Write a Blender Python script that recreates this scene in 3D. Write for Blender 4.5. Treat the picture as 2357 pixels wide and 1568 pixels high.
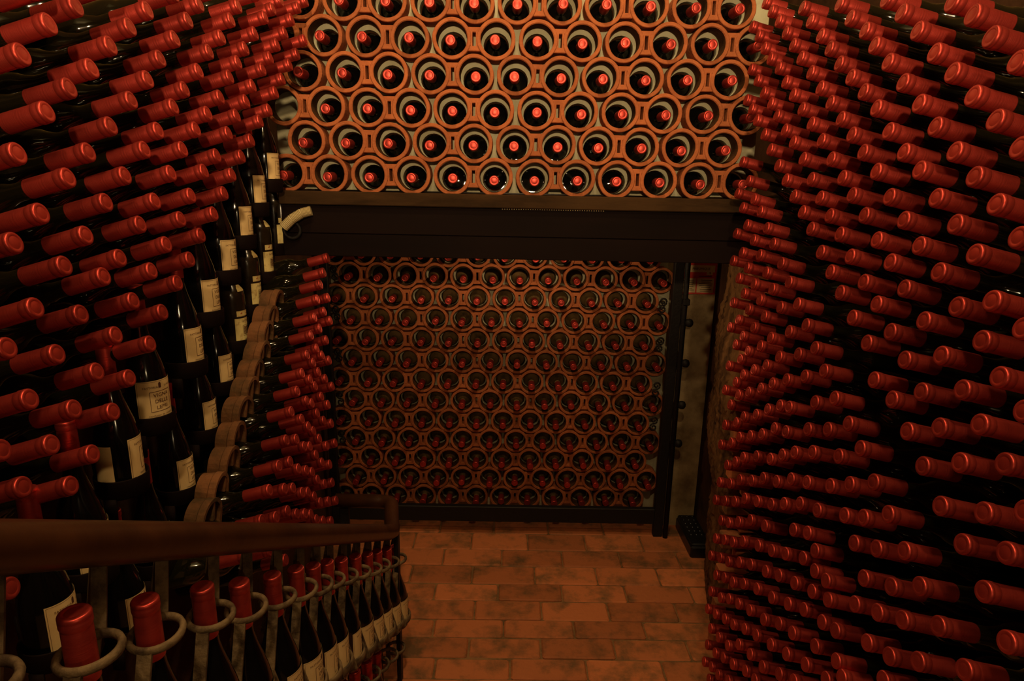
import bpy, bmesh, math, random
from mathutils import Vector, Matrix, Euler
random.seed(7)
for o in list(bpy.data.objects): bpy.data.objects.remove(o)
SC = bpy.context.scene; COL = SC.collection
H = 1.70                                   # eye height over the cellar floor
D1, D2 = 2.1114, 2.9466                    # distance of the upper and the lower tube wall
PI = math.pi

# ---------------------------------------------------------------- camera, world, lights, exposure
cam = bpy.data.cameras.new('camera'); cam.sensor_width = 36; cam.lens = 1480/2357*36
cam.clip_start = .02; cam.clip_end = 60
co = bpy.data.objects.new('camera', cam); COL.objects.link(co)
pit, rol, yaw = math.atan(374/1480), .02058, .00984
fw = Vector((math.sin(yaw)*math.cos(pit), math.cos(yaw)*math.cos(pit), -math.sin(pit)))
rt = Vector((math.cos(yaw), -math.sin(yaw), 0)); up = rt.cross(fw)
r2 = rt*math.cos(rol)+up*math.sin(rol); u2 = -rt*math.sin(rol)+up*math.cos(rol)
M = Matrix((r2, u2, -fw)).transposed().to_4x4(); M.translation = (0, 0, H)
co.matrix_world = M; SC.camera = co

w = bpy.data.worlds.new('cellar'); SC.world = w; w.use_nodes = True
bg = w.node_tree.nodes['Background']; bg.inputs[0].default_value = (1, .55, .25, 1); bg.inputs[1].default_value = .004

def lamp(name, loc, power, col, rad):
    l = bpy.data.lights.new(name, 'POINT'); l.energy = power; l.color = col; l.shadow_soft_size = rad
    o = bpy.data.objects.new(name, l); o.location = loc; COL.objects.link(o); return o
WARM = (1, .69, .36)
lamp('ceiling_lamp', (.05, 1.05, H+1.55), 44, WARM, .05)
lamp('passage_lamp', (.08, 2.44, H-.13), 7.5, WARM, .03)
lamp('stair_lamp', (.0, -.40, H+1.70), 62, WARM, .05)
lamp('landing_lamp', (.42, -.35, H-.12), 4.8, (1, .72, .38), .025)
sp = bpy.data.lights.new('stair_spot', 'SPOT'); sp.energy = 235; sp.color = WARM; sp.shadow_soft_size = .04; sp.spot_size = math.radians(90); sp.spot_blend = 1
so = bpy.data.objects.new('stair_spot', sp); COL.objects.link(so); so.location = (.0, -.75, H+.45)
so.rotation_euler = (Vector((.0, 2.1, H+1.35))-so.location).to_track_quat('-Z', 'Y').to_euler()
SC.view_settings.view_transform = 'Standard'; SC.view_settings.look = 'None'
SC.view_settings.gamma = 1; SC.view_settings.use_curve_mapping = False
SC.view_settings.exposure = 0.0

# ---------------------------------------------------------------- materials
def mat(name, col, rough=.6, metal=0, spec=.5, noise=None, bump=0, bscale=60, var=0, stretch=(1, 1, 1), sheen=0, sheen_col=None, coat=0):
    """noise: (scale, second colour, contrast low, high)"""
    m = bpy.data.materials.new(name); m.use_nodes = True; N = m.node_tree.nodes; L = m.node_tree.links
    b = N['Principled BSDF']; b.inputs['Roughness'].default_value = rough; b.inputs['Metallic'].default_value = metal
    b.inputs['Specular IOR Level'].default_value = spec; b.inputs['Base Color'].default_value = (*col, 1)
    b.inputs['Coat Weight'].default_value = coat
    if sheen:
        b.inputs['Sheen Weight'].default_value = sheen; b.inputs['Sheen Roughness'].default_value = .4
        b.inputs['Sheen Tint'].default_value = (*(sheen_col or col), 1)
    tc = N.new('ShaderNodeTexCoord'); mp = N.new('ShaderNodeMapping'); mp.inputs['Scale'].default_value = stretch
    oi = N.new('ShaderNodeObjectInfo')
    ad = N.new('ShaderNodeVectorMath'); ad.operation = 'ADD'
    ml = N.new('ShaderNodeVectorMath'); ml.operation = 'SCALE'; ml.inputs['Scale'].default_value = 37.0
    cb = N.new('ShaderNodeCombineXYZ')
    for k in 'XYZ': L.new(oi.outputs['Random'], cb.inputs[k])
    L.new(cb.outputs[0], ml.inputs[0]); L.new(tc.outputs['Object'], mp.inputs[0]); L.new(mp.outputs[0], ad.inputs[0]); L.new(ml.outputs[0], ad.inputs[1])
    out = None
    if noise:
        t = N.new('ShaderNodeTexNoise'); t.inputs['Scale'].default_value = noise[0]; t.inputs['Detail'].default_value = 6
        t.inputs['Roughness'].default_value = .65
        L.new(ad.outputs[0], t.inputs['Vector'])
        mr = N.new('ShaderNodeMapRange'); mr.inputs['From Min'].default_value = noise[2]; mr.inputs['From Max'].default_value = noise[3]
        L.new(t.outputs['Fac'], mr.inputs['Value'])
        mx = N.new('ShaderNodeMix'); mx.data_type = 'RGBA'
        mx.inputs['A'].default_value = (*col, 1); mx.inputs['B'].default_value = (*noise[1], 1)
        L.new(mr.outputs[0], mx.inputs['Factor']); out = mx.outputs['Result']
    if var:
        hs = N.new('ShaderNodeHueSaturation'); hs.inputs['Color'].default_value = (*col, 1)
        if out: L.new(out, hs.inputs['Color'])
        v = N.new('ShaderNodeMapRange'); v.inputs['To Min'].default_value = 1-var; v.inputs['To Max'].default_value = 1+var
        L.new(oi.outputs['Random'], v.inputs['Value']); L.new(v.outputs[0], hs.inputs['Value']); out = hs.outputs[0]
    if out: L.new(out, b.inputs['Base Color'])
    if bump:
        t2 = N.new('ShaderNodeTexNoise'); t2.inputs['Scale'].default_value = bscale; t2.inputs['Detail'].default_value = 5
        L.new(ad.outputs[0], t2.inputs['Vector'])
        bp = N.new('ShaderNodeBump'); bp.inputs['Strength'].default_value = bump; bp.inputs['Distance'].default_value = .004
        L.new(t2.outputs['Fac'], bp.inputs['Height']); L.new(bp.outputs[0], b.inputs['Normal'])
    return m
def foil():
    """red capsule foil: fine brushed rings round the axis"""
    m = mat('red_foil', (.55, .058, .042), .40, .75, .5, noise=(30, (.42, .042, .032), .35, .75), var=.14)
    N = m.node_tree.nodes; L = m.node_tree.links; b = N['Principled BSDF']
    tc = N.new('ShaderNodeTexCoord'); sp = N.new('ShaderNodeSeparateXYZ'); L.new(tc.outputs['Object'], sp.inputs[0])
    wv = N.new('ShaderNodeTexNoise'); wv.noise_dimensions = '1D'; wv.inputs['Scale'].default_value = 420; wv.inputs['Detail'].default_value = 3
    L.new(sp.outputs['Z'], wv.inputs['W'])
    bp = N.new('ShaderNodeBump'); bp.inputs['Strength'].default_value = .22; bp.inputs['Distance'].default_value = .001
    L.new(wv.outputs['Fac'], bp.inputs['Height']); L.new(bp.outputs[0], b.inputs['Normal'])
    return m
FOIL = foil()
GLASS = mat('dark_bottle_glass', (.006, .005, .002), .09, 0, .5, sheen=.28, sheen_col=(.5, .33, .1))
DUSTY = mat('dusty_bottle_glass', (.22, .125, .046), .55, 0, .3, noise=(18, (.07, .042, .016), .42, .68))
BROWNG = mat('brown_bottle_glass', (.022, .014, .006), .22, 0, .5, noise=(18, (.010, .007, .004), .42, .68))
BLACKG = mat('black_bottle_glass', (.0035, .003, .003), .12, 0, .5)
SHADE = mat('shaded_tube_lining', (.10, .042, .016), .95, 0, .1, noise=(20, (.05, .024, .010), .4, .65), bump=.4, bscale=120)  # clay of the inner tube walls, its colour darkened to paint in their shade
CLAY = mat('terracotta', (.42, .125, .042), .85, 0, .25, noise=(22, (.30, .085, .029), .38, .68), bump=.5, bscale=140, var=.14)
COPPO = mat('weathered_roof_tile', (.20, .085, .034), .9, 0, .15, noise=(14, (.075, .045, .02), .4, .65), bump=.5, bscale=90, var=.15)
PLAST = mat('cement_plaster', (.46, .44, .30), .95, 0, .15, noise=(9, (.34, .31, .20), .35, .7), bump=.6, bscale=45)
PLAST2 = mat('stained_plaster', (.40, .29, .15), .95, 0, .15, noise=(5, (.16, .105, .05), .42, .68), bump=.7, bscale=30)
BRICK = mat('floor_brick', (.48, .150, .052), .7, 0, .25, noise=(9, (.17, .085, .034), .46, .66), bump=.8, bscale=50, var=.22)
MORTAR = mat('floor_mortar', (.27, .14, .058), .9, 0, .2, noise=(20, (.12, .07, .03), .4, .65), bump=.5, bscale=80)
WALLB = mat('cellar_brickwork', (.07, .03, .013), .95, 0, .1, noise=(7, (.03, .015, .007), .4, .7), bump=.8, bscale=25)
PIER = mat('rough_stone', (.20, .095, .035), .95, 0, .1, noise=(16, (.035, .017, .008), .42, .66), bump=1, bscale=30, stretch=(1, 1, .28))
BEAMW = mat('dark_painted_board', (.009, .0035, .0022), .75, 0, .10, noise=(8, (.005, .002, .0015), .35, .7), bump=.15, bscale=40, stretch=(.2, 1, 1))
LEDGE = mat('old_brown_timber', (.055, .028, .011), .9, 0, .1, noise=(10, (.018, .010, .005), .4, .66), bump=.5, bscale=50, stretch=(.25, 1, 1))
RAILW = mat('polished_rail_wood', (.055, .018, .006), .34, 0, .5, noise=(9, (.022, .008, .0035), .35, .7), bump=.15, bscale=40, stretch=(1, 1, 1))
IRON = mat('wrought_iron', (.020, .017, .015), .6, .6, .4, bump=.4, bscale=70)
RUST = mat('old_grey_iron', (.19, .125, .06), .75, .2, .3, noise=(28, (.055, .032, .016), .40, .62), bump=.6, bscale=90)
PAPER = mat('cream_label_paper', (.80, .58, .27), .8, 0, .2, noise=(12, (.68, .46, .20), .35, .7))
PAPER2 = mat('spotted_label_paper', (.74, .60, .24), .8, 0, .2, noise=(60, (.50, .33, .12), .52, .66))
INK = mat('brown_ink', (.10, .035, .018), .8, 0, .2)
INKR = mat('red_ink', (.40, .10, .04), .8, 0, .2)
PLAS = mat('black_plastic', (.006, .006, .007), .35, 0, .5)
SIGNR = mat('sign_red', (.55, .045, .03), .5, 0, .3)
SIGNW = mat('sign_white', (.62, .46, .24), .6, 0, .3)
SIGNK = mat('sign_black', (.02, .012, .01), .7, 0, .2)
HOSE = mat('cream_hose', (.50, .40, .20), .7, 0, .3)

# ---------------------------------------------------------------- mesh helpers
def link(name, me, m=None, parent=None, loc=None, smooth=False):
    if m is not None and not me.materials: me.materials.append(m)
    o = bpy.data.objects.new(name, me); COL.objects.link(o)
    if parent is not None: o.parent = parent
    if loc is not None: o.location = loc
    return o
def mesh(name, bm, m=None, smooth=False):
    bmesh.ops.recalc_face_normals(bm, faces=bm.faces)
    me = bpy.data.meshes.new(name); bm.to_mesh(me); bm.free()
    if smooth:
        for p in me.polygons: p.use_smooth = True
    if m is not None: me.materials.append(m)
    return me
def tag(o, label=None, cat=None, group=None, kind=None):
    if label: o['label'] = label
    if cat: o['category'] = cat
    if group: o['group'] = group
    if kind: o['kind'] = kind
    return o
def thing(name, loc, label, cat, group=None):
    o = bpy.data.objects.new(name, None); COL.objects.link(o); o.location = loc; o.empty_display_size = .05
    return tag(o, label, cat, group)
def add_box(bm, lo, hi, bev=0):
    vs = [bm.verts.new((x, y, z)) for x in (lo[0], hi[0]) for y in (lo[1], hi[1]) for z in (lo[2], hi[2])]
    fs = [(0, 1, 3, 2), (4, 6, 7, 5), (0, 4, 5, 1), (2, 3, 7, 6), (0, 2, 6, 4), (1, 5, 7, 3)]
    F = [bm.faces.new([vs[i] for i in f]) for f in fs]
    if bev:
        es = {e for f in F for e in f.edges}
        bmesh.ops.bevel(bm, geom=list(es), offset=bev, segments=1, affect='EDGES', profile=.6)
def box(name, lo, hi, m, parent=None, bev=0):
    bm = bmesh.new(); add_box(bm, lo, hi, bev); return link(name, mesh(name, bm, m), None, parent)
def lathe(prof, seg=24, close=True):
    """profile of (radius, z) revolved about z"""
    bm = bmesh.new(); rings = []
    for r, z in prof:
        if r < 1e-6: rings.append([bm.verts.new((0, 0, z))])
        else: rings.append([bm.verts.new((r*math.cos(2*PI*k/seg), r*math.sin(2*PI*k/seg), z)) for k in range(seg)])
    for a, b in zip(rings, rings[1:]):
        for k in range(seg):
            q = (k+1) % seg
            if len(a) == 1 and len(b) == 1: continue
            if len(a) == 1: bm.faces.new((a[0], b[k], b[q]))
            elif len(b) == 1: bm.faces.new((a[k], b[0], a[q]))
            else: bm.faces.new((a[k], b[k], b[q], a[q]))
    return bm
def sweep(bm, pts, rad, seg=12, cap=True, flat=None):
    """tube along a polyline; flat=(half width vector, half thickness vector) gives a flat bar instead"""
    pts = [Vector(p) for p in pts]; n = len(pts); rings = []; ref = Vector((0, 0, 1))
    for i, p in enumerate(pts):
        d = ((pts[min(i+1, n-1)]-p).normalized()+(p-pts[max(i-1, 0)]).normalized()).normalized()
        a = d.cross(ref)
        if a.length < .05: a = d.cross(Vector((1, 0, 0)))
        a.normalize(); b = d.cross(a).normalized()
        cosang = 1
        if 0 < i < n-1:
            cosang = max(.5, d.dot((pts[i+1]-p).normalized()))
        rr = rad[i] if isinstance(rad, (list, tuple)) else rad
        rings.append([bm.verts.new(p+a*rr/cosang*math.cos(2*PI*k/seg)+b*rr*math.sin(2*PI*k/seg)) for k in range(seg)])
    for A, B in zip(rings, rings[1:]):
        for k in range(seg): bm.faces.new((A[k], A[(k+1) % seg], B[(k+1) % seg], B[k]))
    if cap:
        bm.faces.new(rings[0]); bm.faces.new(rings[-1])
def bar(bm, p, q, w, t, wdir):
    """flat bar from p to q, w wide along wdir, t thick"""
    p, q = Vector(p), Vector(q); d = (q-p).normalized(); a = Vector(wdir); a = (a-d*a.dot(d)).normalized(); b = d.cross(a)
    v = [bm.verts.new(e+a*w/2*s+b*t/2*s2) for e in (p, q) for s, s2 in ((-1, -1), (1, -1), (1, 1), (-1, 1))]
    for f in ((0, 1, 2, 3), (7, 6, 5, 4), (0, 4, 5, 1), (1, 5, 6, 2), (2, 6, 7, 3), (3, 7, 4, 0)): bm.faces.new([v[i] for i in f])
def torus(bm, c, R, r, seg=24, ns=8, axis=Vector((0, 0, 1)), arc=(0, 2*PI), squash=1.0):
    ax = axis.normalized(); a = ax.orthogonal().normalized() if abs(ax.z) < .99 else Vector((1, 0, 0)); b = ax.cross(a)
    full = abs(arc[1]-arc[0]-2*PI) < 1e-6; n = seg if full else seg+1; rings = []
    for i in range(n):
        t = arc[0]+(arc[1]-arc[0])*i/seg; d = a*math.cos(t)+b*math.sin(t)
        rings.append([bm.verts.new(Vector(c)+d*(R+r*math.cos(2*PI*k/ns))+ax*r*squash*math.sin(2*PI*k/ns)) for k in range(ns)])
    for i in range(n if full else n-1):
        A, B = rings[i], rings[(i+1) % n]
        for k in range(ns): bm.faces.new((A[k], B[k], B[(k+1) % ns], A[(k+1) % ns]))
    if not full: bm.faces.new(rings[0]); bm.faces.new(rings[-1])
def orient(o, tip, axis):
    """local +z (tip to base) along axis, origin at the tip"""
    q = Vector((0, 0, 1)).rotation_difference(Vector(axis).normalized())
    spin = Matrix.Rotation(random.uniform(0, 2*PI), 4, 'Z')
    o.matrix_world = Matrix.Translation(tip) @ q.to_matrix().to_4x4() @ spin
ORD = ['', 'first', 'second', 'third', 'fourth', 'fifth', 'sixth', 'seventh', 'eighth', 'ninth', 'tenth', 'eleventh', 'twelfth', 'thirteenth', 'fourteenth']

# ---------------------------------------------------------------- bottle meshes (tip at the origin, base towards +z)
def capsule_mesh(L=.060, R=.0158):
    p = [(0, .0004), (R*.55, .0006), (R*.60, .0009), (R*.64, .0005), (R*.84, .0002), (R*.93, .0008), (R*.985, .0022), (R, .0036), (R, .0052), (R*.975, .0062), (R*1.0, .0074),
         (R*1.0, .0128), (R*.985, .0142), (R*.955, .0158), (R*.925, .0168), (R*.94, .0182), (R*.945, .034), (R*.96, L-.001), (R*.955, L), (R*.90, L)]
    return mesh('capsule', lathe(p, 24), FOIL, True)
def bottle_mesh(body, m, name, burg=False, top=.020, L=.300):
    n = .0140
    if burg:
        p = [(0, top), (n, top), (n, .075), (n*1.08, .092), (n*1.35, .112), (n*1.8, .135), (n*2.3, .158), (body*.93, .180), (body*.99, .195), (body, .205), (body, L-.012), (body*.97, L-.004), (body*.9, L), (0, L-.012)]
    else:
        p = [(0, top), (n, top), (n, .082), (n*1.04, .090), (n*1.22, .098), (body*.66, .108), (body*.84, .117), (body*.945, .126), (body*.99, .135), (body, .145), (body, L-.012), (body*.97, L-.004), (body*.9, L), (0, L-.012)]
    return mesh(name, lathe(p, 28), m, True)
CAP = capsule_mesh(); CAPL = capsule_mesh(.066); CAPB = capsule_mesh(.080)
BODY = {r: bottle_mesh(r/1e4, GLASS, 'rack_bottle_glass') for r in (225, 245, 265, 280, 295, 305, 315, 330)}
TUBEB = bottle_mesh(.0385, DUSTY, 'tube_bottle_glass'); TUBEB2 = bottle_mesh(.0385, BLACKG, 'tube_bottle_glass_dark')
BURG = bottle_mesh(.0395, BLACKG, 'burgundy_bottle_glass', True); BORD = bottle_mesh(.0370, BROWNG, 'claret_bottle_glass')

def bottle(name, me, cap, tip, axis, label, group, cat='bottle'):
    o = thing(name, (0, 0, 0), label, cat, group); orient(o, tip, axis)
    link('glass_body', me, None, o); link('capsule', cap, None, o)
    return o

# ---------------------------------------------------------------- setting: shell
def struct(o): o['kind'] = 'structure'; return o
floor = struct(box('floor', (-1.6, -1.4, -.12), (1.6, 3.6, -.006), MORTAR))
struct(box('ceiling', (-1.6, -1.4, 3.75), (1.6, 3.6, 3.85), PLAST))
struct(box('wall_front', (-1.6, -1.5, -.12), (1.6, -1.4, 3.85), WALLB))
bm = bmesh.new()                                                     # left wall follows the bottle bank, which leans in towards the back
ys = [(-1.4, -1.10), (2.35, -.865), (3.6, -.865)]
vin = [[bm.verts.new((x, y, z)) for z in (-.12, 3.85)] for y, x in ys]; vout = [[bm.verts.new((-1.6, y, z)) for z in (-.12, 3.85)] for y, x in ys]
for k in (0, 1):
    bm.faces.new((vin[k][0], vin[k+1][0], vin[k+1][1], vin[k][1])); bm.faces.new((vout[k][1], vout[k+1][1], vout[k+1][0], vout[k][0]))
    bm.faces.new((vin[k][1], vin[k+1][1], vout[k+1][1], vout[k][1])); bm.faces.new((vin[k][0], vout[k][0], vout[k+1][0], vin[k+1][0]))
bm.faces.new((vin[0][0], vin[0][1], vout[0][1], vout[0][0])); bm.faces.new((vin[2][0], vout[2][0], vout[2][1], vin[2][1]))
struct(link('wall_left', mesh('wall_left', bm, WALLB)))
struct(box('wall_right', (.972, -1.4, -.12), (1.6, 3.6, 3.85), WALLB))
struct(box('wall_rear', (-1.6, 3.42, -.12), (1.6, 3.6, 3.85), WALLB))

# floor bricks, laid in running bond: row edges and joint offsets as measured on the floor
rows = [(2.844, 2.977, -0.302), (2.7, 2.844, -0.426), (2.569, 2.7, -0.279), (2.438, 2.569, -0.408), (2.323, 2.438, -0.271), (2.204, 2.323, -0.381), (2.102, 2.204, -0.25), (1.993, 2.102, -0.137), (1.89, 1.993, -0.24), (1.782, 1.89, -0.12), (1.674, 1.782, -0.25), (1.566, 1.674, -0.12), (1.458, 1.566, -0.25), (1.35, 1.458, -0.12), (1.242, 1.35, -0.25), (1.134, 1.242, -0.12), (1.026, 1.134, -0.25), (0.918, 1.026, -0.12), (0.81, 0.918, -0.25), (0.702, 0.81, -0.12), (0.594, 0.702, -0.25), (0.486, 0.594, -0.12), (0.378, 0.486, -0.25), (0.27, 0.378, -0.12)]
def brick_mesh(lx, ly, h, k):
    rnd = random.Random(k); bm = bmesh.new(); e = .005
    c = [(-lx/2, -ly/2), (lx/2, -ly/2), (lx/2, ly/2), (-lx/2, ly/2)]
    j = lambda s: rnd.uniform(-s, s)
    lev = [(0, -.03), (0, h-.005), (e, h)]
    R = []
    for ins, z in lev:
        ring = []
        for x, y in c:
            sx, sy = (1 if x > 0 else -1), (1 if y > 0 else -1)
            ring += [(x-sx*(ins+.006), y-sy*ins, z+j(.0008)), (x-sx*ins, y-sy*(ins+.006), z+j(.0008))]
        # order corner pairs so the outline runs round
        ring = [ring[1], ring[0], ring[2], ring[3], ring[5], ring[4], ring[6], ring[7]]
        R.append([bm.verts.new(v) for v in ring])
    for a, b in zip(R, R[1:]):
        for i in range(8): bm.faces.new((a[i], a[(i+1) % 8], b[(i+1) % 8], b[i]))
    bm.faces.new(R[-1])
    return mesh('brick', bm, BRICK)
for k, (y0, y1, x0) in enumerate(rows):
    x = x0-.275*4
    while x < .93:
        lx = .275+random.uniform(-.006, .006)
        a, b = max(x, -.86), min(x+lx, .965)
        if b-a > .05:
            me = brick_mesh(b-a-.006, (y1-y0)-.006, random.uniform(-.003, .003), random.random())
            o = link('brick', me, None, floor, ((a+b)/2, (y0+y1)/2, 0)); o.rotation_euler.z = random.uniform(-.006, .006)
        x += lx

# plaster behind the tubes, with a hole for every bottle
def plaster(name, rect, holes, y, thick):
    cu = bpy.data.curves.new(name, 'CURVE'); cu.dimensions = '2D'; cu.fill_mode = 'BOTH'; cu.extrude = thick/2
    def spl(pts):
        s = cu.splines.new('POLY'); s.points.add(len(pts)-1); s.use_cyclic_u = True
        for p, q in zip(s.points, pts): p.co = (q[0], q[1], 0, 1)
    x0, z0, x1, z1 = rect
    spl([(x0, z0), (x1, z0), (x1, z1), (x0, z1)])
    for (hx, hz, hr) in holes: spl([(hx+hr*math.cos(2*PI*k/24), hz+hr*math.sin(2*PI*k/24)) for k in range(24)])
    t = bpy.data.objects.new('tmp', cu); COL.objects.link(t)
    dg = bpy.context.evaluated_depsgraph_get(); me = bpy.data.meshes.new_from_object(t.evaluated_get(dg))
    bpy.data.objects.remove(t); me.name = name
    o = link(name, me, PLAST); o.rotation_euler = (PI/2, 0, 0); o.location = (0, y+thick/2, 0); return struct(o)

# twin-tube terracotta blocks
TR, TI, TL = .0592, .0470, .068
def tubes_mesh(n, gap, seed):
    rnd = random.Random(seed); bm = bmesh.new(); seg = 40
    for t in range(n):
        cx = (t-(n-1)/2)*gap; ph = rnd.uniform(0, 6)
        A = []
        for (rr, yy) in ((TI, TL), (TI, .003), (TI+.0025, 0), (TR-.0018, 0), (TR, .0018), (TR, TL)):
            A.append([bm.verts.new((cx+(rr+.0007*math.sin(3*a+ph)+rnd.uniform(-.0003, .0003))*math.cos(a), yy, (rr+.0007*math.sin(2*a+ph))*math.sin(a))) for a in (2*PI*k/seg for k in range(seg))])
        for row, (p, q) in enumerate(zip(A, A[1:]+A[:1])):
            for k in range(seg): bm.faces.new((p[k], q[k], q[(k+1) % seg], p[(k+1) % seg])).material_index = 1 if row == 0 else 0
    if n == 2:
        w = gap/2-TR*.80
        for s in (-1, 1):
            add_box(bm, (-w, .004, s*.0265-.0075), (w, TL, s*.0265+.0075), .002)
        # thin skin of clay each side of the slot
        for s in (-1, 1): add_box(bm, (s*(gap/2-TR)-.0028, .004, -.022), (s*(gap/2-TR)+.0028, TL, .022))
    me = mesh('tube_block', bm, CLAY); me.materials.append(SHADE); return me
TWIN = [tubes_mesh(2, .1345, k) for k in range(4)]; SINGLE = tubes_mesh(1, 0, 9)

def tube_wall(which, y, x0, z0, h, rows, skip, bottle_y, dark=lambda r, i: False):
    """rows: list of (row number, x offset in columns, first column, last column, parity of the first tube of a pair)"""
    S = .131; holes = []
    wallname = which+' tube wall'
    nb = {}
    for ri, (r, off, ia, ib, par) in enumerate(rows):
        z = H+z0-h*r; i = ia; blk = 0; nth = 0
        cx = {}
        while i <= ib:
            blk += 1
            if (i-par) % 2 == 0 and i+1 <= ib: grp = [i, i+1]
            else: grp = [i]
            mid = x0+S*(sum(grp)/len(grp)+off)
            rowtxt = ('the top row' if ri == 0 else 'the bottom row' if ri == len(rows)-1 else ORD[ri+1]+' row from the top')
            if len(grp) == 2:
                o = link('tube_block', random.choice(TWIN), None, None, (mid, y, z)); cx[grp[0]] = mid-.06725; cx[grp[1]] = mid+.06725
                what = 'twin terracotta tube block'
            else:
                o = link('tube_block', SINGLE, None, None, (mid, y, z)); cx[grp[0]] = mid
                what = 'single terracotta tube'
            o.rotation_euler.y = random.uniform(-.012, .012)
            tag(o, f'{what}, {which} wall, {rowtxt}, {ORD[blk]} block from the left', 'tile block', f'terracotta tube blocks of the {wallname}')
            i += len(grp)
        for i in range(ia, ib+1):
            nth += 1
            if (r, i) in skip: continue
            ax, az = cx[i]+random.uniform(-.0015, .0015), z-(TI-.0385)+.0006
            holes.append((ax, az, .0398))
            tip = Vector((ax+random.uniform(-.0045, .0045), y-bottle_y-random.uniform(-.010, .010), az+random.uniform(-.003, .002)))
            axis = Vector((ax, y+.09, az))-tip
            bottle('tube_wine_bottle', TUBEB2 if dark(r, i) else TUBEB, CAP, tip, axis,
                   f'bottle lying in {ORD[nth]} tube from the left, {which} wall, {rowtxt}', f'bottles in the {wallname}')
    return holes
UP = [(-1, .5, -1, 9, 0), (0, 0, -1, 10, -1), (1, .5, -1, 9, 0), (2, 0, -1, 10, -1), (3, .5, -1, 9, 0), (4, 0, -1, 10, -1)]
UP = [(-2, 0, -1, 10, -1)]+UP
h1 = tube_wall('upper', D1, -.5715-.0, .4065, .10123, UP[1:], {(2, -1)}, .030, lambda r, i: True)
plaster('wall_back', (-.75, H-.048, .80, H+.98), h1, D1+TL+.001, .02)
LO = [(r, .5 if r % 2 == 0 else 0, 0, 11, 0) for r in range(-1, 12)]
h2 = tube_wall('lower', D2, -.7920, -.4453, .10123, LO, set(), .042, lambda r, i: False)
plaster('wall_alcove', (-.86, .0, .97, H+.02), h2, D2+TL+.001, .02)

# beam over the passage
beam = bpy.data.objects.new('beam', None); COL.objects.link(beam); beam['kind'] = 'structure'
box('ledge_board', (-.725, D1-.035, H-.094), (.968, D1+.10, H-.052), LEDGE, beam, .003)
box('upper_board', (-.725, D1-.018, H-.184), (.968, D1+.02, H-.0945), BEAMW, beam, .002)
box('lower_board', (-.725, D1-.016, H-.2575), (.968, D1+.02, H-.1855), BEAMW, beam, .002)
bm = bmesh.new()
for k in range(44):
    x = -.02+k*.0075; add_box(bm, (x, D1-.0215, H-.0975), (x+.003, D1-.0185, H-.0945))
o = link('edge_ribbing', mesh('edge_ribbing', bm, HOSE), None, beam); o['kind'] = 'stuff'

# plaster return and rough pier on the right, with the brickwork of its front
box_pl = struct(box('wall_return', (.795, D2-.005, -.01), (.968, D2+.06, H-.0), PLAST2))
def rough(name, fn, nu, nv, m, amp, seed):
    rnd = random.Random(seed); bm = bmesh.new(); g = []
    for i in range(nu+1):
        g.append([])
        for j in range(nv+1):
            p = Vector(fn(i/nu, j/nv)); n = Vector((rnd.uniform(-1, 1), rnd.uniform(-1, 1), rnd.uniform(-.3, .3)))*amp
            if i == 0 or i == nu or j == 0 or j == nv: n *= .3
            g[-1].append(bm.verts.new(p+n))
    for i in range(nu):
        for j in range(nv): bm.faces.new((g[i][j], g[i+1][j], g[i+1][j+1], g[i][j+1]))
    return link(name, mesh(name, bm, m, True))
def pierpt(uu, v):
    # outline in plan from the back corner round the rough flank to the front face
    pl = [(.968, 2.60), (.868, 2.585), (.845, 2.52), (.812, 2.38), (.788, 2.25), (.775, 2.16), (.790, 2.105), (.86, 2.09), (.968, 2.09)]
    t = uu*(len(pl)-1); k = min(int(t), len(pl)-2); a, b = pl[k], pl[k+1]; s = t-k
    z = v*(H-.10)
    lean = .030*math.sin(v*9)+.018*math.sin(v*23+uu*5)
    return (a[0]*(1-s)+b[0]*s+lean*.5+.05*(1-v), a[1]*(1-s)+b[1]*s, z)
pier = rough('pillar', pierpt, 40, 130, PIER, .006, 4); struct(pier)
for c in range(21):
    z = .01+c*.068
    for q in range(2):
        x0 = .79+(.055 if c % 2 else 0)+q*.12
        bm = bmesh.new(); add_box(bm, (x0, 2.052+random.uniform(-.006, .006), z), (min(x0+.11, .966), 2.10, z+.056), .004)
        link('brick', mesh('brick', bm, BRICK), None, pier)
# ---------------------------------------------------------------- bottle banks along the side walls (positions of the capsule tips, mm)
ONES = 'zero one two three four five six seven eight nine ten eleven twelve thirteen fourteen fifteen sixteen seventeen eighteen nineteen'.split()
TENS = ' ten twenty thirty forty fifty sixty seventy eighty ninety'.split(' ')
def say(n): return 'a hundred' if n > 99 else ONES[n] if n < 20 else TENS[n//10]+('-'+ONES[n % 10] if n % 10 else '')
def spots(data):
    """where each tip is in the photo, in words; two that fall on the same percent are told apart as upper and lower"""
    cell = {}
    for i, d in enumerate(data): cell.setdefault((round(d[3]/10), round(d[4]/10)), []).append(i)
    out = {}
    for (a, b), l in cell.items():
        l.sort(key=lambda i: data[i][4])
        for k, i in enumerate(l): out[i] = ('' if len(l) == 1 else ('upper ', 'lower ')[k] if len(l) == 2 else ORD[k+1]+' from top, ', say(max(a, 0)), say(b))
    return out
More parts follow.
